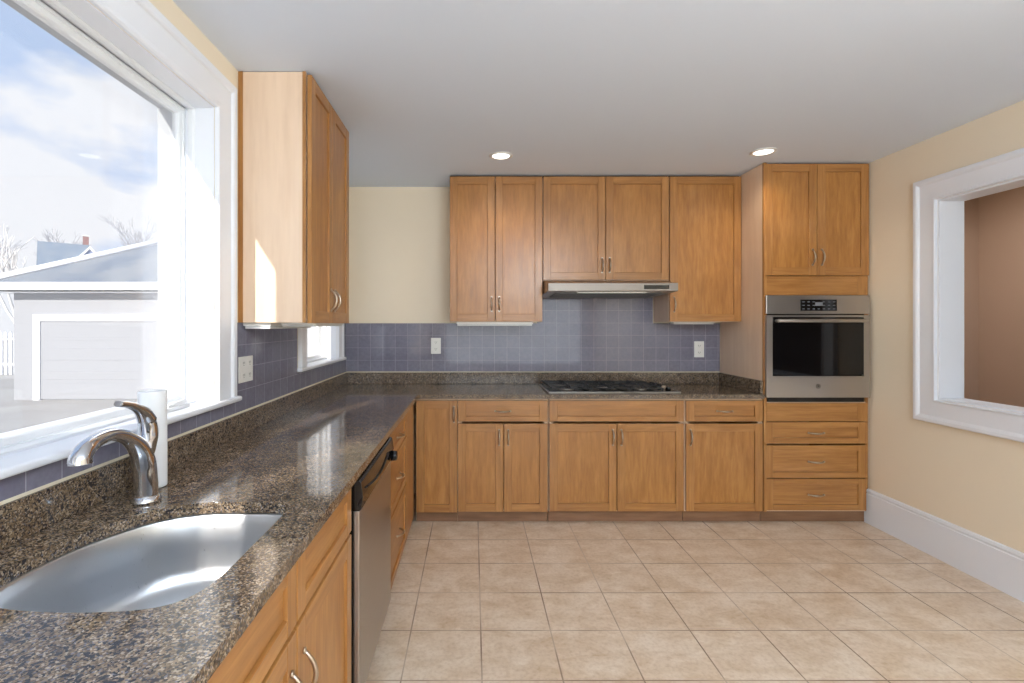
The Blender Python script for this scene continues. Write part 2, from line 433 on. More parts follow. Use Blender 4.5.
# glass: clear with washed-out glare haze mixed in, denser toward the far edge
GLASS = bpy.data.materials.new('window_glass'); GLASS.use_nodes = True
nt = GLASS.node_tree; nt.nodes.clear()
out = N(nt, 'ShaderNodeOutputMaterial'); tr = N(nt, 'ShaderNodeBsdfTransparent'); gs = N(nt, 'ShaderNodeBsdfGlossy'); gs.inputs['Roughness'].default_value = 0.02
tl = N(nt, 'ShaderNodeBsdfTranslucent'); tl.inputs['Color'].default_value = (0.95, 0.95, 0.97, 1)
df = N(nt, 'ShaderNodeBsdfDiffuse'); df.inputs['Color'].default_value = (0.95, 0.95, 0.97, 1)
md = N(nt, 'ShaderNodeMixShader'); md.inputs[0].default_value = 0.35; nt.links.new(tl.outputs[0], md.inputs[1]); nt.links.new(df.outputs[0], md.inputs[2])
lw = N(nt, 'ShaderNodeLayerWeight'); lw.inputs['Blend'].default_value = 0.5
fp = N(nt, 'ShaderNodeMath', operation='POWER'); fp.inputs[1].default_value = 5.0; nt.links.new(lw.outputs['Facing'], fp.inputs[0])
fm = N(nt, 'ShaderNodeMath', operation='MULTIPLY_ADD'); fm.inputs[1].default_value = 0.45; fm.inputs[2].default_value = 0.03; nt.links.new(fp.outputs[0], fm.inputs[0])
tc = N(nt, 'ShaderNodeTexCoord'); sp = N(nt, 'ShaderNodeSeparateXYZ'); nt.links.new(tc.outputs['Object'], sp.inputs[0])
mr = N(nt, 'ShaderNodeMapRange', interpolation_type='SMOOTHSTEP'); mr.inputs['From Min'].default_value = 0.26; mr.inputs['From Max'].default_value = 0.42; mr.inputs['To Min'].default_value = 0.08; mr.inputs['To Max'].default_value = 0.22
nt.links.new(sp.outputs['Y'], mr.inputs[0])
m1 = N(nt, 'ShaderNodeMixShader'); nt.links.new(mr.outputs[0], m1.inputs[0]); nt.links.new(tr.outputs[0], m1.inputs[1]); nt.links.new(md.outputs[0], m1.inputs[2])
m2 = N(nt, 'ShaderNodeMixShader'); nt.links.new(fm.outputs[0], m2.inputs[0]); nt.links.new(m1.outputs[0], m2.inputs[1]); nt.links.new(gs.outputs[0], m2.inputs[2])
nt.links.new(m2.outputs[0], out.inputs[0])
left_window(1, BW, 0.735, 2.170, crank=True)
left_window(2, SW, 2.925, 3.955)
left_window(3, NW, -0.915, 0.585)

# pass-through trim, jamb and baseboard
mp_r = lambda u, v, h: (XR - h, u, v)
t1 = struct(frame_mold(mp_r, PT[0], PT[1], PT[2], PT[3], [(w_, h * 1.0) for w_, h in [(0, 0), (0, 0.022), (0.008, 0.024), (0.014, 0.016), (0.10, 0.018), (0.106, 0.024), (0.116, 0.030), (0.134, 0.030), (0.138, 0.024), (0.144, 0.0)]]).build('trim_1', WHITE, bevel=0.002))
jb = MB(); y0, y1, z0, z1 = PT
jb.box(XR + 0.0005, XR + 0.144, y1 - 0.012, y1 - 0.0005, z0, z1); jb.box(XR + 0.0005, XR + 0.144, y0 + 0.0005, y0 + 0.012, z0, z1)
jb.box(XR + 0.0005, XR + 0.144, y0 + 0.012, y1 - 0.012, z1 - 0.012, z1 - 0.0005); jb.box(XR + 0.0005, XR + 0.144, y0 + 0.012, y1 - 0.012, z0 + 0.0005, z0 + 0.012)
struct(jb.build('trim_2', WHITE))
bb = [(0, 0), (0.018, 0), (0.018, 0.206), (0.013, 0.209), (0.013, 0.214), (0.016, 0.222), (0.012, 0.236), (0, 0.240)]
struct(MB().prism([(XR - a, Z0 + h) for a, h in bb], YF + 0.02, 3.480, 'y').build('baseboard_right', WHITE, bevel=0.0015))
struct(MB().prism([(YF + a, Z0 + h) for a, h in bb], XL, XR, 'x').build('baseboard_rear', WHITE))

# rear glazed doors (behind the camera, mirrored in the oven)
rd = struct(thing('window_4', (0.9, YF + 0.05, Z0 + 0.2), None, None))
MB().box(-0.7, 2.5, YF + 0.001, YF + 0.03, -0.95, 0.95).build('shade', mat('pale_shade', (228, 228, 226), 0.8), rd)
frame_mold(lambda u, v, h: (u, YF + 0.001 + h, v), -0.7, 2.5, -0.95, 0.95, [(0, 0), (0, 0.05), (0.1, 0.05), (0.1, 0)]).build('casing', WHITE, rd)

# ---------------------------------------------------------------- cabinets
def mapper(face, f):
    if face == 'y': return lambda u, w_, z: (u, f + w_, z)      # looks toward the camera
    return lambda u, w_, z: (f - w_, u, z)                      # looks toward +x
def mbox(mb, mp, u0, u1, w0, w1, z0, z1, mi=0):
    a = mp(u0, w0, z0); b = mp(u1, w1, z1)
    mb.box(a[0], b[0], a[1], b[1], a[2], b[2], mi)
def shaker(parent, name, face, f, u0, u1, z0, z1, fw=0.055, fh=0.055, handle=None, flat=False):
    mp = mapper(face, f); mb = MB(); T = 0.020
    mbox(mb, mp, u0, u0 + fw, 0, T, z0, z1, 0); mbox(mb, mp, u1 - fw, u1, 0, T, z0, z1, 0)
    mbox(mb, mp, u0 + fw, u1 - fw, 0.0003, T, z0, z0 + fh, 1); mbox(mb, mp, u0 + fw, u1 - fw, 0.0003, T, z1 - fh, z1, 1)
    mbox(mb, mp, u0 + fw, u1 - fw, 0.009, T, z0 + fh, z1 - fh, 2 if name == 'door' else 1)
    o = mb.build(name, [WV, WH, WP], parent, bevel=0.0015, seg=1)
    if handle: pull(o, face, f, *handle)
    return o
def pull(parent, face, f, u, z, vertical=True, L=0.105, tint=None):
    mp = mapper(face, f); pts = []; rad = []
    n = 14
    for i in range(n + 1):
        t = i / n; s = (t - 0.5) * L; d = 0.030 * math.sin(math.pi * t) ** 0.75
        pts.append(mp(u, -d, z + s) if vertical else mp(u + s, -d, z)); rad.append(0.0042 + 0.0022 * math.sin(math.pi * t))
    mb = MB(); mb.tube(pts, rad, 8)
    for e in (-0.5, 0.5):
        c = (u, z + e * L) if vertical else (u + e * L, z)
        a = mp(c[0], -0.0005, c[1]); b = mp(c[0], -0.006, c[1])
        mb.tube([a, b], 0.0075, 10)
    return mb.build('handle', NICKEL, parent)
def carcass(parent, face, f, u0, u1, depth, z0, z1, side_mat=None, top=True, kick=None):
    """panels of 18 mm, front edge 1 mm behind the doors"""
    mp = mapper(face, f + (0.0212 if face == 'y' else -0.0212)); D = depth - 0.0212; t = 0.018; mb = MB()
    g = 0.0008
    mbox(mb, mp, u0 + g, u0 + t, 0, D, z0, z1, 0); mbox(mb, mp, u1 - t, u1 - g, 0, D, z0, z1, 0)
    mbox(mb, mp, u0 + t, u1 - t, 0, D, z0, z0 + t, 0); mbox(mb, mp, u0 + t, u1 - t, D - 0.01, D, z0 + t, z1, 0)
    if top: mbox(mb, mp, u0 + t, u1 - t, 0, D - 0.01, z1 - t, z1, 0)
    mbox(mb, mp, u0 + t, u0 + 0.03, 0, t, z0 + t, z1 - t, 0); mbox(mb, mp, u1 - 0.03, u1 - t, 0, t, z0 + t, z1 - t, 0)
    mbox(mb, mp, u0 + 0.03, u1 - 0.03, 0, t, z1 - 0.05 if not top else z1 - 0.03, z1 - (0 if not top else t), 0)
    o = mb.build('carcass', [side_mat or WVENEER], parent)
    if kick is not None:
        kb = MB(); mp2 = mapper(face, f)
        mbox(kb, mp2, u0 + g, u1 - g, kick, kick + 0.016, Z0 + 0.001, z0 - 0.001)
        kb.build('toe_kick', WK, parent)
    return o
YD = 3.44            # door plane of the far base units
BT = CT - 0.031      # top of base carcass, under the slab
KZ = -1.303
DZ1 = -0.530
def base_root(u0, u1, label, face='y', f=YD):
    mp = mapper(face, f); c = mp((u0 + u1) / 2, 0.3, Z0)
    return thing('base_cabinet', c, label, 'cabinet')
DEP = YB - 0.012 - YD
# corner unit
r = base_root(-0.398, -0.107, 'narrow base cabinet with one full-height door in the inner corner of the counter')
carcass(r, 'y', YD, -0.398, -0.107, DEP, KZ, BT, kick=0.045)
shaker(r, 'door', 'y', YD, -0.394, -0.1085, -1.305, DZ1, handle=(-0.132, -0.625))
# drawer over two doors
r = base_root(-0.107, 0.522, 'base cabinet with one drawer over two narrow doors, left of the cooktop')
carcass(r, 'y', YD, -0.107, 0.522, DEP, KZ, BT, kick=0.045)
shaker(r, 'drawer', 'y', YD, -0.1035, 0.5165, -0.676, DZ1, fh=0.038, handle=(0.206, -0.603, False))
shaker(r, 'door', 'y', YD, -0.1035, 0.2105, -1.300, -0.690, handle=(0.181, -0.785))
shaker(r, 'door', 'y', YD, 0.2145, 0.5165, -1.300, -0.690, handle=(0.244, -0.785))
# cooktop base
r = base_root(0.526, 1.466, 'widest base cabinet with a blank panel over two doors, under the cooktop')
carcass(r, 'y', YD, 0.526, 1.466, DEP, KZ, BT, kick=0.045)
shaker(r, 'front_panel', 'y', YD, 0.5305, 1.4605, -0.676, DZ1, fh=0.038)
shaker(r, 'door', 'y', YD, 0.5305, 0.9945, -1.297, -0.690, handle=(0.967, -0.785))
shaker(r, 'door', 'y', YD, 0.9995, 1.4605, -1.297, -0.690, handle=(1.027, -0.785))
# right base
r = base_root(1.470, 2.011, 'base cabinet with one drawer over a single wide door, right of the cooktop')
carcass(r, 'y', YD, 1.470, 2.011, DEP, KZ, BT, kick=0.045)
shaker(r, 'drawer', 'y', YD, 1.4765, 2.006, -0.676, DZ1, fh=0.038, handle=(1.742, -0.603, False))
shaker(r, 'door', 'y', YD, 1.4765, 2.006, -1.297, -0.690, handle=(1.505, -0.785))

# left run, doors on x = -0.40
XD = -0.400
LD = abs(XL + 0.012 - XD)
def left_base(y0, y1, label): return thing('base_cabinet', (XD - 0.3, (y0+y1)/2, Z0), label, 'cabinet')
r = left_base(0.612, 1.648, 'sink base cabinet with two blank panels over a pair of doors, below the steel sink')
carcass(r, 'x', XD, 0.612, 1.648, LD, KZ, BT, top=False, kick=0.06)
shaker(r, 'front_panel', 'x', XD, 0.622, 1.127, -0.680, DZ1 + 0.004, fh=0.040)
shaker(r, 'front_panel', 'x', XD, 1.135, 1.636, -0.680, DZ1 + 0.004, fh=0.040)
shaker(r, 'door', 'x', XD, 0.622, 1.127, -1.300, -0.692, handle=(1.092, -0.822))
shaker(r, 'door', 'x', XD, 1.135, 1.636, -1.300, -0.692, handle=(1.172, -0.822))
r = left_base(2.310, 3.340, 'stack of three drawers with a plain corner filler, beyond the dishwasher')
carcass(r, 'x', XD, 2.310, 3.340, LD, KZ, BT, kick=0.06)
for z0, z1, hz in ((-0.668, DZ1, -0.597), (-0.945, -0.680, -0.812), (-1.300, -0.957, -1.115)):
    shaker(r, 'drawer', 'x', XD, 2.318, 2.985, z0, z1, fh=0.038, handle=(2.66, hz, False))
MB().box(XD - 0.0205, XD, 2.991, 3.340, -1.300, DZ1).build('filler_panel', WV, r, bevel=0.001)
r = left_base(-0.02, 0.608, 'base cabinet with a drawer over a door at the near end of the sink counter')
carcass(r, 'x', XD, -0.02, 0.608, LD, KZ, BT, kick=0.06)
shaker(r, 'drawer', 'x', XD, -0.012, 0.602, -0.680, DZ1, fh=0.040, handle=(0.3, -0.603, False))
shaker(r, 'door', 'x', XD, -0.012, 0.602, -1.300, -0.692, handle=(0.56, -0.778))

# upper cabinets on the far wall
YU = 3.72; UD = YB - 0.010 - YU; UZ0, UZ1 = 0.018, 1.104; TOPZ = CZ - 0.003
def upper(u0, u1, z0, label, doors, side=None):
    r = thing('wall_cabinet', ((u0+u1)/2, YU + 0.17, z0), label, 'cabinet')
    carcass(r, 'y', YU, u0, u1, UD, z0, UZ1 - 0.004, side_mat=side)
    MB().box(u0 + 0.002, u1 - 0.002, YU + 0.030, YU + 0.048, UZ1 - 0.0035, TOPZ).build('shadow_gap_strip', SHADOWGAP, r)
    for a, b_, h in doors:
        shaker(r, 'door', 'y', YU, a, b_, z0 + 0.004, UZ1, handle=h)
    return r
r = upper(-0.176, 0.522, UZ0 - 0.002, 'tall two-door wall cabinet left of the range hood', [(-0.1735, 0.1635, (0.139, 0.150)), (0.1685, 0.5195, (0.196, 0.150))])
r = upper(0.524, 1.468, 0.3262, 'short two-door wall cabinet directly above the range hood', [(0.5275, 0.9915, (0.966, 0.440)), (0.9955, 1.4665, (1.022, 0.440))])
r = upper(1.471, 2.011, UZ0 - 0.002, 'single-door wall cabinet between the range hood and the oven tower', [(1.4745, 2.0095, (1.505, 0.145))])

# left wall cabinet (faces +x)
XU = -0.714
r = thing('wall_cabinet', (-0.89, 2.53, 0.006), 'two-door wall cabinet on the window wall with a pale sunlit side', 'cabinet')
mb = MB()
mb.box(XL + 0.002, XU - 0.026, 2.200, 2.218, 0.006, TOPZ, 0); mb.box(XL + 0.002, XU - 0.026, 2.842, 2.860, 0.006, TOPZ, 0)
mb.box(XL + 0.002, XU - 0.026, 2.218, 2.842, 0.006, 0.024, 0); mb.box(XL + 0.002, XU - 0.026, 2.218, 2.842, 1.09, 1.108, 0)
mb.box(XL + 0.002, XL + 0.012, 2.218, 2.842, 0.024, 1.09, 0)
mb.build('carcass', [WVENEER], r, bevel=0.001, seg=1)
mb = MB().box(XU - 0.040, XU - 0.0255, 2.1965, 2.1998, 0.006, TOPZ).box(XL + 0.002, XL + 0.022, 2.1965, 2.1998, 0.006, TOPZ)
mb.build('edge_strip', WV, r)
shaker(r, 'door', 'x', XU, 2.200, 2.528, 0.004, 1.104, handle=(2.497, 0.120))
shaker(r, 'door', 'x', XU, 2.533, 2.862, 0.004, 1.104, handle=(2.564, 0.120))
MB().box(XU - 0.045, XU - 0.030, 2.219, 2.841, 1.1085, TOPZ).build('shadow_gap_strip', SHADOWGAP, r)

# oven tower
r = thing('oven_tower', (2.38, 3.76, Z0), 'tall cabinet at the right wall housing the oven, doors above and drawers below', 'cabinet')
TX0, TX1 = 2.014, 2.750
mb = MB()
mb.box(TX0, TX0 + 0.018, YD + 0.0212, YB - 0.012, KZ, TOPZ, 0); mb.box(TX1 - 0.018, TX1, YD + 0.0212, YB - 0.012, KZ, TOPZ, 1)
for za, zb in ((KZ, KZ + 0.018), (-0.560, -0.542), (0.203, 0.221), (1.082, 1.100)):
    mb.box(TX0 + 0.018, TX1 - 0.018, YD + 0.0212, YB - 0.012, za, zb, 0)
mb.box(TX0 + 0.018, TX1 - 0.018, YB - 0.022, YB - 0.012, KZ + 0.018, 1.082, 0)
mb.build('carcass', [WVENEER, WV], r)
MB().box(TX0, TX0 + 0.020, YD + 0.002, YD + 0.0208, Z0 + 0.085, TOPZ).build('face_stile', WV, r)
shaker(r, 'door', 'y', YD, 2.0215, 2.3805, 0.336, 1.110, handle=(2.350, 0.462))
shaker(r, 'door', 'y', YD, 2.3845, 2.7425, 0.336, 1.110, handle=(2.414, 0.462))
def rail(z0, z1):
    mb = MB().box(2.036, 2.665, YD + 0.004, YD + 0.0205, z0, z1, 1).box(2.665, 2.735, YD + 0.0038, YD + 0.0205, z0, z1, 0)
    mb.build('rail', [WV, WH], r, bevel=0.001, seg=1)
rail(0.200, 0.333); rail(-0.674, -0.548)
for z0, z1 in ((-0.829, -0.679), (-1.066, -0.840), (-1.291, -1.073)):
    shaker(r, 'drawer', 'y', YD, 2.0225, 2.7235, z0, z1, fh=0.040, handle=(2.375, (z0+z1)/2, False))
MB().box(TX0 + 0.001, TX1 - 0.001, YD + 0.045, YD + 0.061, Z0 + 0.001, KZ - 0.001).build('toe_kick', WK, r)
MB().box(2.060, 2.700, YD + 0.045, YD + 0.20, 1.1005, TOPZ).build('shadow_gap_strip', SHADOWGAP, r)

# oven ------------------------------------------------------------
ov = thing('wall_oven', (2.375, 3.70, -0.53), 'stainless steel built-in wall oven with a dark glass window', 'oven')
OX0, OX1 = 2.019, 2.730
MB().box(2.04, 2.71, 3.445, 3.98, -0.540, 0.199).build('oven_body', BLACK, ov)
cp = MB().box(OX0, OX1, 3.420, 3.439, 0.069, 0.197).build('control_panel', STEEL, ov, bevel=0.003)
dp = MB().box(2.253, 2.502, 3.4165, 3.4198, 0.090, 0.168).build('display', BGLASS, cp, bevel=0.001)
mb = MB()
for i in range(7):
    for j in range(3):
        if 2 < i < 4 and j > 0: continue
        cx = 2.272 + i * 0.035; cz = 0.104 + j * 0.024
        mb.box(cx - 0.008, cx + 0.008, 3.4155, 3.4164, cz - 0.003, cz + 0.003)
mb.box(2.352, 2.404, 3.4155, 3.4164, 0.125, 0.150)
mb.build('button_marks', BUTTON, cp)
dr = MB()
dw0, dw1, dz0, dz1 = 2.062, 2.690, -0.360, 0.000
dr.box(OX0, dw0, 3.420, 3.440, -0.506, 0.061); dr.box(dw1, OX1, 3.420, 3.440, -0.506, 0.061)
dr.box(dw0, dw1, 3.420, 3.440, -0.506, dz0); dr.box(dw0, dw1, 3.420, 3.440, 0.048, 0.061)
door = dr.build('door', STEEL, ov)
mb = MB().prism([(dw0, 0.0475), (dw1, 0.0475), (dw1, dz0 + 0.012), (2.55, dz0 + 0.003), (2.376, dz0 + 0.0005), (2.20, dz0 + 0.003), (dw0, dz0 + 0.012)], 3.4215, 3.439, 'y')
mb.build('window', BGLASS, door)
mb = MB().tube([(2.075, 3.378, 0.022), (2.68, 3.378, 0.022)], 0.0125, 14)
for xx in (2.085, 2.67): mb.tube([(xx, 3.378, 0.022), (xx, 3.4195, 0.022)], 0.010, 10)
mb.build('handle', STEEL, door, bevel=0.002)
mb = MB()                                   # round monogram badge
cx, cz = 2.375, -0.428
mb.tube([(cx + 0.014*math.cos(a*math.pi/12), 3.4190, cz + 0.014*math.sin(a*math.pi/12)) for a in range(25)], 0.0018, 6, cap=False)
mb.tube([(cx - 0.008, 3.4185, cz + 0.006), (cx - 0.003, 3.4185, cz + 0.009), (cx - 0.001, 3.4185, cz), (cx - 0.006, 3.4185, cz - 0.007), (cx + 0.001, 3.4185, cz - 0.004), (cx + 0.005, 3.4185, cz + 0.008), (cx + 0.003, 3.4185, cz), (cx + 0.008, 3.4185, cz - 0.006)], 0.0015, 6)
mb.build('badge', BLACKM, door)

# hood ------------------------------------------------------------
hd = thing('range_hood', (0.985, 3.76, 0.23), 'slim stainless steel range hood above the cooktop', 'range hood')
HX0, HX1 = 0.529, 1.445
MB().prism([(YB - 0.009, 0.210), (3.53, 0.230), (3.53, 0.286), (3.66, 0.315), (YB - 0.009, 0.324)], HX0, HX1, 'x').build('hood_shell', STEEL, hd, bevel=0.002)
vis = MB().box(HX0, HX1, 3.497, 3.5295, 0.232, 0.290).build('front_panel', HOODST, hd, bevel=0.003)
MB().box(1.203, 1.380, 3.4955, 3.4968, 0.246, 0.274).build('control_strip', BGLASS, vis)
MB().prism([(3.60, 0.2265), (3.92, 0.2140), (3.92, 0.208), (3.60, 0.2215)], 0.60, 1.37, 'x').build('grease_filter', GASKET, hd)
MB().box(0.75, 1.24, 3.548, 3.588, 0.2215, 0.2285).build('light_lens', WHITEP, hd)

# ---------------------------------------------------------------- countertop with sink cut-out
def catmull(P, n=8):
    out = []; k = len(P)
    for i in range(k):
        p0, p1, p2, p3 = P[i-1], P[i], P[(i+1) % k], P[(i+2) % k]
        for j in range(n):
            t = j / n
            out.append(tuple(0.5*((2*p1[a]) + (-p0[a]+p2[a])*t + (2*p0[a]-5*p1[a]+4*p2[a]-p3[a])*t*t + (-p0[a]+3*p1[a]-3*p2[a]+p3[a])*t**3) for a in (0, 1)))
    return out
SK = catmull([(-0.487, 1.315), (-0.510, 1.345), (-0.586, 1.356), (-0.729, 1.352), (-0.826, 1.298), (-0.885, 1.205), (-0.918, 1.105), (-0.925, 0.98),
              (-0.895, 0.895), (-0.815, 0.852), (-0.700, 0.838), (-0.580, 0.843), (-0.515, 0.872), (-0.487, 0.945), (-0.484, 1.10), (-0.484, 1.22)])
XE = -0.383; YE = 3.424
outer = [(-1.0325, -0.04), (XE, -0.04), (XE, YE - 0.02), (XE + 0.02, YE), (2.010, YE), (2.010, 4.050), (-1.0325, 4.050)]
bm = bmesh.new()
def loop(pts):
    vs = [bm.verts.new((p[0], p[1], CT)) for p in pts]
    return [bm.edges.new((vs[i], vs[(i+1) % len(vs)])) for i in range(len(vs))]
edges = loop(outer) + loop(SK)
bmesh.ops.triangle_fill(bm, use_beauty=True, use_dissolve=False, edges=edges)
res = bmesh.ops.extrude_face_region(bm, geom=list(bm.faces))
for v in [g for g in res['geom'] if isinstance(g, bmesh.types.BMVert)]: v.co.z -= 0.030
mb = MB(); mb.bm.free(); mb.bm = bm
ct = mb.build('countertop', GRANITE, bevel=0.004, seg=2, origin=(0, 0, 0))
tag(ct, 'L-shaped polished brown granite countertop with sink cut-out and low upstand', 'countertop')
mb = MB().box(-1.0325, -1.016, -0.04, 4.028, CT + 0.0005, ST).box(-1.0325, 1.992, 4.029, 4.049, CT + 0.0005, ST).box(1.992, 2.011, 3.445, 4.028, CT + 0.0005, ST)
up = mb.build('upstand', GRANITE, ct, bevel=0.002)
mb = MB().prism([(XL+0.0075, ST + 0.0005), (XL + 0.016, ST + 0.0005), (XL + 0.0075, ST + 0.006)], -0.04, 4.04, 'y')
mb.prism([(YB - 0.0085, ST + 0.0005), (YB - 0.018, ST + 0.0005), (YB - 0.0085, ST + 0.007)], XL + 0.01, 2.010, 'x')
mb.build('caulk_line', SEAL, ct)

# sink ------------------------------------------------------------
sk = thing('sink', (-0.70, 1.10, -0.72), 'D-shaped stainless steel undermount sink beneath the window', 'sink')
cx = sum(p[0] for p in SK) / len(SK); cy = sum(p[1] for p in SK) / len(SK)
mb = MB(); rings = []
for s_, z in ((1.09, -0.5175), (1.015, -0.5172), (0.998, -0.524), (0.985, -0.60), (0.965, -0.655), (0.93, -0.685), (0.86, -0.699), (0.70, -0.704), (0.40, -0.708), (0.13, -0.712)):
    rings.append([mb.bm.verts.new((cx + (p[0]-cx)*s_, cy + (p[1]-cy)*s_, z)) for p in SK])
for A, B in zip(rings, rings[1:]):
    for k in range(len(SK)):
        f = mb.bm.faces.new((A[k], A[(k+1) % len(SK)], B[(k+1) % len(SK)], B[k])); f.smooth = True
f = mb.bm.faces.new(rings[-1]); f.smooth = True
ob = mb.build('basin', SINKST, sk)
sd = ob.modifiers.new('thick', 'SOLIDIFY'); sd.thickness = 0.0012; sd.offset = -1
MB().lathe((cx, cy, -0.710), [(0.0, 0.004), (0.020, 0.003), (0.030, 0.0015), (0.040, 0.004), (0.046, 0.003), (0.048, -0.001)], 'z').build('drain', CHROME, sk)

# faucet ------------------------------------------------------------
fb = Vector((-0.896, 1.362, CT))
fc = thing('faucet', fb, 'chrome single-lever faucet with arched spout standing behind the sink', 'faucet')
MB().lathe(fb, [(0.0, 0.0005), (0.036, 0.0005), (0.037, 0.006), (0.034, 0.011), (0.031, 0.018), (0.0, 0.018)], 'z').build('base_ring', CHROME, fc)
def spline(P, n=5):
    P = [Vector(p) for p in P]; Q = [P[0]*2 - P[1]] + P + [P[-1]*2 - P[-2]]; o = []
    for i in range(1, len(Q) - 2):
        for j in range(n):
            t = j / n; p0, p1, p2, p3 = Q[i-1:i+3]
            o.append(0.5*((2*p1) + (p2-p0)*t + (2*p0-5*p1+4*p2-p3)*t*t + (3*p1-p0-3*p2+p3)*t**3))
    return o + [P[-1]]
def rspline(R, n=5):
    o = []
    for a, b_ in zip(R, R[1:]):
        for j in range(n): o.append(a + (b_-a)*j/n)
    return o + [R[-1]]
sp_p = [(-0.896, 1.362, CT + 0.012), (-0.897, 1.362, -0.430), (-0.900, 1.358, -0.375), (-0.902, 1.335, -0.328), (-0.902, 1.290, -0.293), (-0.896, 1.230, -0.274), (-0.884, 1.165, -0.274), (-0.875, 1.122, -0.284), (-0.871, 1.103, -0.299), (-0.870, 1.101, -0.311)]
sp_r = [0.0300, 0.0290, 0.0285, 0.0245, 0.0185, 0.0155, 0.0175, 0.0205, 0.0225, 0.0235]
MB().tube(spline(sp_p), rspline(sp_r), 22, ref=(1, 0, 0)).build('spout', CHROME, fc)
hub_p = [(-0.902, 1.354, -0.400), (-0.897, 1.364, -0.345), (-0.892, 1.368, -0.305), (-0.892, 1.362, -0.270), (-0.891, 1.348, -0.246)]
MB().tube(spline(hub_p), rspline([0.0150, 0.0225, 0.0225, 0.0215, 0.0165]), 20, ref=(1, 0, 0)).build('handle_hub', CHROME, fc)
lev_p = [(-0.892, 1.360, -0.262), (-0.889, 1.338, -0.238), (-0.885, 1.308, -0.221), (-0.880, 1.268, -0.206), (-0.876, 1.226, -0.197)]
MB().tube(spline(lev_p), rspline([0.0195, 0.0165, 0.0120, 0.0090, 0.0080]), 16, ref=(0, 0, 1), squash=1.25).build('lever', CHROME, fc)

# paper roll --------------------------------------------------------
pr = thing('paper_towel_roll', (-0.9575, 1.485, CT), 'upright white paper towel roll standing behind the faucet', 'paper towel roll')
MB().lathe((-0.9575, 1.485, CT), [(0.011, 0.284), (0.011, 0.002), (0.0375, 0.002), (0.0385, 0.006), (0.0375, 0.282), (0.0360, 0.2865), (0.011, 0.2865), (0.011, 0.284)], 'z', 36).build('paper', PAPER, pr)
MB().lathe((-0.9575, 1.485, CT), [(0.0085, 0.003), (0.0105, 0.003), (0.0105, 0.282), (0.0085, 0.282), (0.0085, 0.003)], 'z', 24).build('cardboard_core', mat('cardboard', (120, 100, 80), 0.8), pr)

# dishwasher -------------------------------------------------------
dwh = thing('dishwasher', (-0.7, 1.98, Z0), 'stainless dishwasher with black curved control panel in the left run', 'dishwasher')
DY0, DY1 = 1.656, 2.300
MB().box(-1.0, -0.402, DY0, DY1, Z0 + 0.10, BT - 0.004).build('tub', BLACK, dwh)
MB().box(-0.80, -0.46, DY0 + 0.005, DY1 - 0.005, Z0 + 0.001, Z0 + 0.099).build('toe_kick', BLACK, dwh)
MB().box(-0.4015, -0.380, DY0 + 0.006, DY1 - 0.004, -1.272, -0.6265).build('door_panel', STEEL, dwh, bevel=0.003)
cpoly = [(-0.4015, -0.522), (-0.378, -0.522), (-0.373, -0.530), (-0.366, -0.575), (-0.372, -0.618), (-0.378, -0.625), (-0.4015, -0.625)]
dcp = MB().prism([(p[0], p[1]) for p in cpoly], DY0, DY1, 'y').build('control_panel', BGLASS, dwh, bevel=0.002)
mb = MB()                                    # curved lower lip line and pocket grip
mb.tube([(-0.3665 + 0.003*math.sin(math.pi*t/12), DY0 + 0.05 + 0.45*t/12, -0.560 - 0.022*math.sin(math.pi*t/12)) for t in range(13)], 0.0035, 6)
mb.build('grip_line', BLACKM, dcp)
MB().lathe((-0.3675, 2.235, -0.592), [(0.0, 0.026), (0.018, 0.026), (0.021, 0.022), (0.023, 0.0), (0.0, 0.0)], 'x', 24).build('dial', BLACK, dcp)

# cooktop ----------------------------------------------------------
ck = thing('gas_cooktop', (0.998, 3.74, CT), 'black gas cooktop with stainless rim set in the far counter', 'cooktop')
KX0, KX1, KY0, KY1 = 0.529, 1.467, 3.500, 3.985
mb = MB().box(KX0, KX1, KY0, KY1, CT + 0.0005, CT + 0.008)
tray = mb.build('tray', STEEL, ck, bevel=0.003)
MB().box(KX0 + 0.012, KX1 - 0.012, KY0 + 0.016, KY1 - 0.010, CT + 0.0082, CT + 0.010).build('black_surface', BGLASS, ck)
for bx, by, br in ((0.68, 3.62, 0.040), (0.68, 3.86, 0.034), (0.998, 3.76, 0.052), (1.22, 3.62, 0.030), (1.22, 3.86, 0.042)):
    bo = MB().lathe((bx, by, CT + 0.0102), [(0.0, 0.0), (br + 0.012, 0.0), (br + 0.012, 0.006), (br, 0.010), (0.0, 0.010)], 'z', 24).build('burner_base', STEEL, ck)
    MB().lathe((bx, by, CT + 0.0204), [(0.0, 0.0), (br - 0.006, 0.0), (br - 0.004, 0.006), (br - 0.012, 0.010), (0.0, 0.010)], 'z', 24).build('burner_cap', BLACKM, bo)
for gx0, gx1 in ((0.55, 0.838), (0.842, 1.108), (1.112, 1.35)):
    mb = MB(); zt = CT + 0.034; yb, yt = 3.525, 3.965; t = 0.006
    for yy in (yb, yt): mb.box(gx0, gx1, yy - t, yy + t, zt - 0.008, zt)
    for xx in (gx0 + t, gx1 - t): mb.box(xx - t, xx + t, yb, yt, zt - 0.008, zt)
    xm = (gx0 + gx1) / 2
    mb.box(xm - t, xm + t, yb, yt, zt - 0.006, zt + 0.004)
    for yy in (3.62, 3.745, 3.86): mb.box(gx0, gx1, yy - t, yy + t, zt - 0.006, zt + 0.004)
    for xx in (gx0 + t, gx1 - t):
        for yy in (yb, yt): mb.box(xx - t, xx + t, yy - t, yy + t, CT + 0.0102, zt - 0.008)
    mb.build('grate', BLACKM, ck, bevel=0.0015, seg=1)
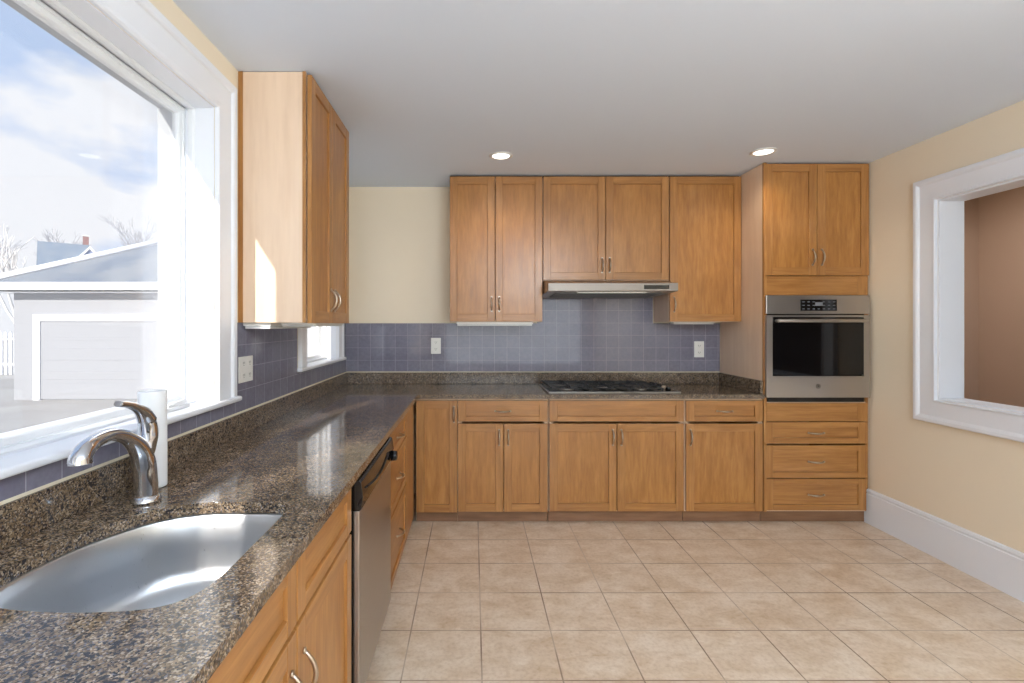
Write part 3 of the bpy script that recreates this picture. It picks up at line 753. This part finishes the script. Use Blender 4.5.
for i in range(5):
    MB().lathe((1.405, 3.58 + i*0.082, CT + 0.0102), [(0.0, 0.022), (0.013, 0.022), (0.016, 0.018), (0.018, 0.0), (0.0, 0.0)], 'z', 18).build('knob', BLACK if i != 1 else NICKEL, ck)

# outlets ----------------------------------------------------------
def receptacles(r, mp, u, z):
    for dz in (-0.027, 0.027):
        mb = MB(); mbox(mb, mp, u - 0.017, u + 0.017, -0.0075, -0.0055, z + dz - 0.014, z + dz + 0.014)
        o = mb.build('receptacle', WHITEP, r, bevel=0.001)
        mb = MB()
        for du in (-0.007, 0.007): mbox(mb, mp, u + du - 0.0012, u + du + 0.0012, -0.0081, -0.0076, z + dz - 0.002, z + dz + 0.008)
        mbox(mb, mp, u - 0.002, u + 0.002, -0.0081, -0.0076, z + dz - 0.010, z + dz - 0.006)
        mb.build('slots', SLOT, o)
def outlet(u, z, label, wdt=0.080, hgt=0.130):
    mp = mapper('y', YB - 0.0085)
    r = thing('electrical_outlet', mp(u, 0, z - hgt/2), label, 'outlet')
    mb = MB(); mbox(mb, mp, u - wdt/2, u + wdt/2, -0.0055, 0, z - hgt/2, z + hgt/2); mb.build('cover_plate', WHITEP, r, bevel=0.002)
    receptacles(r, mp, u, z)
outlet(-0.302, -0.178, 'white outlet on the tiles left of the cooktop, near the corner')
outlet(1.842, -0.206, 'white outlet on the tiles right of the cooktop, beside the oven tower')
mp = mapper('x', XL + 0.0075)
r = thing('switch_plate', mp(2.26, 0, -0.262), 'white double outlet plate on the tiles beside the big window', 'outlet')
mb = MB(); mbox(mb, mp, 2.184, 2.320, -0.0055, 0, -0.262, -0.146); mb.build('cover_plate', WHITEP, r, bevel=0.002)
receptacles(r, mp, 2.224, -0.204); receptacles(r, mp, 2.284, -0.204)

# under-cabinet lights ---------------------------------------------
def bar(x0, x1, y0, y1, z1, h, label):
    r = thing('under_cabinet_light', ((x0+x1)/2, (y0+y1)/2, z1 - h), label, 'light')
    MB().box(x0, x1, y0, y1, z1 - h*0.55, z1 - 0.0005).build('housing', WHITEP, r, bevel=0.002)
    MB().box(x0 + 0.006, x1 - 0.006, y0 + 0.006, y1 - 0.006, z1 - h, z1 - h*0.56).build('diffuser', mat('frosted_diffuser', (225, 226, 224), 0.5), r, bevel=0.003)
bar(-1.030, -0.905, 2.225, 2.80, 0.006, 0.028, 'white slim light under the window-wall cabinet, against the wall')
bar(-0.890, -0.730, 2.30, 2.80, 0.006, 0.018, 'thin strip light under the window-wall cabinet, near its doors')
bar(-0.125, 0.455, 3.76, 3.84, UZ0 - 0.002, 0.030, 'white slim light under the wall cabinet left of the hood')
bar(1.53, 1.85, 3.80, 3.88, UZ0 - 0.002, 0.018, 'white slim light under the wall cabinet right of the hood')

# recessed ceiling lights -------------------------------------------
EM = mat('lamp_lens', (255, 250, 240), 0.4); pb(EM).inputs['Emission Color'].default_value = (1, 0.96, 0.9, 1); pb(EM).inputs['Emission Strength'].default_value = 3.0
for x, y, lab in ((0.186, 3.303, 'lit round recessed ceiling light in front of the left far cabinets'), (1.886, 3.227, 'lit round recessed ceiling light in front of the oven tower')):
    r = thing('recessed_light', (x, y, CZ - 0.01), lab, 'ceiling light')
    MB().lathe((x, y, CZ), [(0.058, -0.0005), (0.078, -0.0005), (0.078, -0.004), (0.062, -0.008), (0.058, -0.005), (0.058, -0.0005)], 'z', 40).build('trim_ring', WHITEP, r)
    MB().lathe((x, y, CZ), [(0.0, -0.004), (0.0575, -0.004), (0.0575, -0.001), (0.0, -0.001)], 'z', 40).build('lens', EM, r)
    l = bpy.data.lights.new('downlight', 'SPOT'); l.energy = 12; l.color = (1, 0.85, 0.66); l.spot_size = math.radians(150); l.spot_blend = 0.8; l.shadow_soft_size = 0.05
    o = bpy.data.objects.new('downlight', l); COL.objects.link(o); o.location = (x, y, H + CZ - 0.02)

# ---------------------------------------------------------------- outdoors
G = -1.60
GR = mat('pale_asphalt', (196, 192, 186), 0.9)
setc(GR, ramp(GR, noise(GR, coords(GR), 0.8, 6, 0.6), [(0.35, (150, 147, 142)), (0.65, (168, 165, 160))]))
struct(MB().box(-60, 40, -20, 70, G - 0.2, G).build('ground', GR))
SID = mat('white_siding', (152, 154, 159), 0.6)
wv = N(SID.node_tree, 'ShaderNodeTexWave', wave_type='BANDS', bands_direction='Z', wave_profile='SAW'); wv.inputs['Scale'].default_value = 1.3
SID.node_tree.links.new(coords(SID), wv.inputs['Vector']); bump(SID, wv.outputs['Fac'], 0.6, 0.03)
def shingle(name, c1, c2):
    m = mat(name, c1, 0.9)
    bk = N(m.node_tree, 'ShaderNodeTexBrick'); bk.inputs['Scale'].default_value = 1; bk.inputs['Brick Width'].default_value = 0.5; bk.inputs['Row Height'].default_value = 0.16; bk.inputs['Mortar Size'].default_value = 0.012
    bk.inputs['Color1'].default_value = lin(c1); bk.inputs['Color2'].default_value = lin(c2); bk.inputs['Mortar'].default_value = lin(tuple(int(v*0.75) for v in c1))
    m.node_tree.links.new(coords(m, (1, 0, 1.6)), bk.inputs['Vector'])
    setc(m, mixc(m, 0.5, bk.outputs['Color'], ramp(m, noise(m, coords(m), 1.2, 4), [(0.4, c1), (0.6, c2)]))); return m
SH1 = shingle('grey_shingles', (112, 126, 144), (150, 156, 160)); SH2 = shingle('blue_grey_shingles', (126, 144, 164), (144, 158, 172))
ga = thing('garage', (-6.35, 13.3, G), 'white sided garage with grey hipped roof outside the big window', 'garage')
gx0, gx1, gy0, gy1 = -9.7, -3.0, 10.5, 16.2
gw = MB().box(gx0, gx1, gy0, gy1, G, 0.66).build('wall', SID, ga)
ex0, ex1, ey0, ey1 = gx0 - 0.3, gx1 + 0.3, gy0 - 0.3, gy1 + 0.3
hw = (ey1 - ey0) / 2; rz = 0.86 + hw * 0.53; ym = (ey0 + ey1) / 2
MB().faces and None
mb = MB(); mb.faces([(ex0, ey0, 0.86), (ex1, ey0, 0.86), (ex1, ey1, 0.86), (ex0, ey1, 0.86), (ex0 + hw, ym, rz), (ex1 - hw, ym, rz)],
                    [(0, 1, 5, 4), (1, 2, 5), (2, 3, 4, 5), (3, 0, 4), (3, 2, 1, 0)])
mb.build('roof', SH1, ga)
MB().box(ex0, ex1, ey0, ey0 + 0.04, 0.66, 0.862).box(ex0, ex0 + 0.04, ey0, ey1, 0.66, 0.862).box(ex0, ex1, ey0, ey1, 0.655, 0.70).build('fascia', WHITE, ga)
mb = MB(); mb.tube([(ex0, ey0, 0.90), (ex0 + hw, ym, rz + 0.03)], 0.07, 6); mb.build('hip_cap', WHITE, ga)
gd = MB(); x0, x1 = -9.25, -4.0
gd.box(x0, x0 + 0.14, gy0 - 0.06, gy0, G, 0.20).box(x1 - 0.14, x1, gy0 - 0.06, gy0, G, 0.20).box(x0 + 0.14, x1 - 0.14, gy0 - 0.06, gy0, 0.06, 0.20)
gf = gd.build('door_frame', WHITE, ga)
mb = MB()
for k in range(4): mb.box(x0 + 0.15, x1 - 0.15, gy0 - 0.03, gy0 - 0.002, G + 0.02 + k*0.41, G + 0.428 + k*0.41)
mb.build('garage_door', SID, ga)
# neighbouring house
hx, hy = -38.0, 46.0
ho = thing('house', (hx, hy, G), 'distant house with blue-grey roof and brick chimney beyond the garage', 'house')
MB().box(hx - 1.7, hx + 2.3, hy - 2.8, hy + 2.8, G, 4.6).build('wall', SID, ho)
MB().prism([(hy - 3.1, 4.3), (hy, 7.5), (hy + 3.1, 4.3), (hy + 3.1, 4.1), (hy - 3.1, 4.1)], hx - 1.75, hx + 2.0, 'x').build('roof', SH2, ho)
MB().prism([(hx + 1.25, 6.15), (hx + 1.95, 6.95), (hx + 2.6, 6.15)], hy - 1.6, hy + 0.3, 'y').build('gable', mat('blue_gable', (120, 136, 168), 0.8), ho)
MB().prism([(hx + 1.0, 6.05), (hx + 1.95, 7.2), (hx + 1.95, 6.95), (hx + 1.25, 6.05)], hy - 1.7, hy + 0.3, 'y').prism([(hx + 2.9, 6.05), (hx + 1.95, 7.2), (hx + 1.95, 6.95), (hx + 2.6, 6.05)], hy - 1.7, hy + 0.3, 'y').build('gable_trim', VINYL, ho)
ch = MB().box(hx + 1.5, hx + 1.95, hy + 0.35, hy + 0.8, 6.6, 8.35).build('chimney', mat('red_brick', (140, 100, 98), 0.9), ho)
MB().box(hx + 1.46, hx + 1.99, hy + 0.31, hy + 0.84, 8.35, 8.43).build('cap', VINYL, ch)
ho.rotation_euler.z = math.radians(39.6)
# bare winter trees
BARK = mat('hazed_bark', (176, 178, 186), 0.9); BIRCH = mat('birch_bark', (228, 226, 224), 0.8)  # first bark is paled, distance haze put into its colour
def tree(x, y, h, label, m, seed, spread=0.5, levels=5):
    rnd = random.Random(seed); r = thing('bare_tree', (x, y, G), label, 'tree', None)
    tk, tw = MB(), MB()
    def grow(p, d, L, rad, lev):
        q = p + d * L
        mid = p + d * L * 0.5 + Vector((rnd.uniform(-1, 1), rnd.uniform(-1, 1), 0)) * L * 0.06
        (tk if lev < 2 else tw).tube([p, mid, q], [rad, rad*0.85, rad*0.7], 5 if lev < 2 else 3, cap=False)
        if lev >= levels: return
        for k in range(rnd.choice((2, 3, 3, 4)) if lev else 4):
            nd = (d + Vector((rnd.uniform(-1, 1), rnd.uniform(-1, 1), rnd.uniform(-0.1, 0.7))) * spread * 1.3).normalized()
            grow(q if k else q, nd, L * rnd.uniform(0.62, 0.82), rad * 0.62, lev + 1)
    grow(Vector((x, y, G)), Vector((0, 0, 1)), h * 0.30, h * 0.016, 0)
    tk.build('trunk', m, r); tw.build('twigs', m, r)
tree(-15.2, 16.6, 5.0, 'slender white birch tree left of the garage', BIRCH, 3, 0.35, 4)
tree(-52.5, 50, 12.0, 'bare winter tree furthest left behind the house', BARK, 5)
tree(-45.0, 54, 12.8, 'bare winter tree just left of the distant house', BARK, 9)
tree(-37.5, 56, 11.6, 'bare winter tree just right of the house chimney', BARK, 21)
tree(-31.5, 49, 12.2, 'rightmost bare tree, rising above the garage roof', BARK, 34)
# fence beside the garage
fe = thing('picket_fence', (-15, 15.5, G), 'white picket fence seen left of the garage corner', 'fence')
for yy, z in ((15.5, -1.3), (15.5, -0.5)): MB().box(-19.5, -10.5, yy, yy + 0.05, z, z + 0.08).build('rail', WHITE, fe)
for i in range(60):
    x = -19.4 + i * 0.15
    MB().prism([(x, G + 0.02), (x + 0.09, G + 0.02), (x + 0.09, -0.3), (x + 0.045, -0.22), (x, -0.3)], 15.47, 15.497, 'y').build('picket', WHITE, fe)
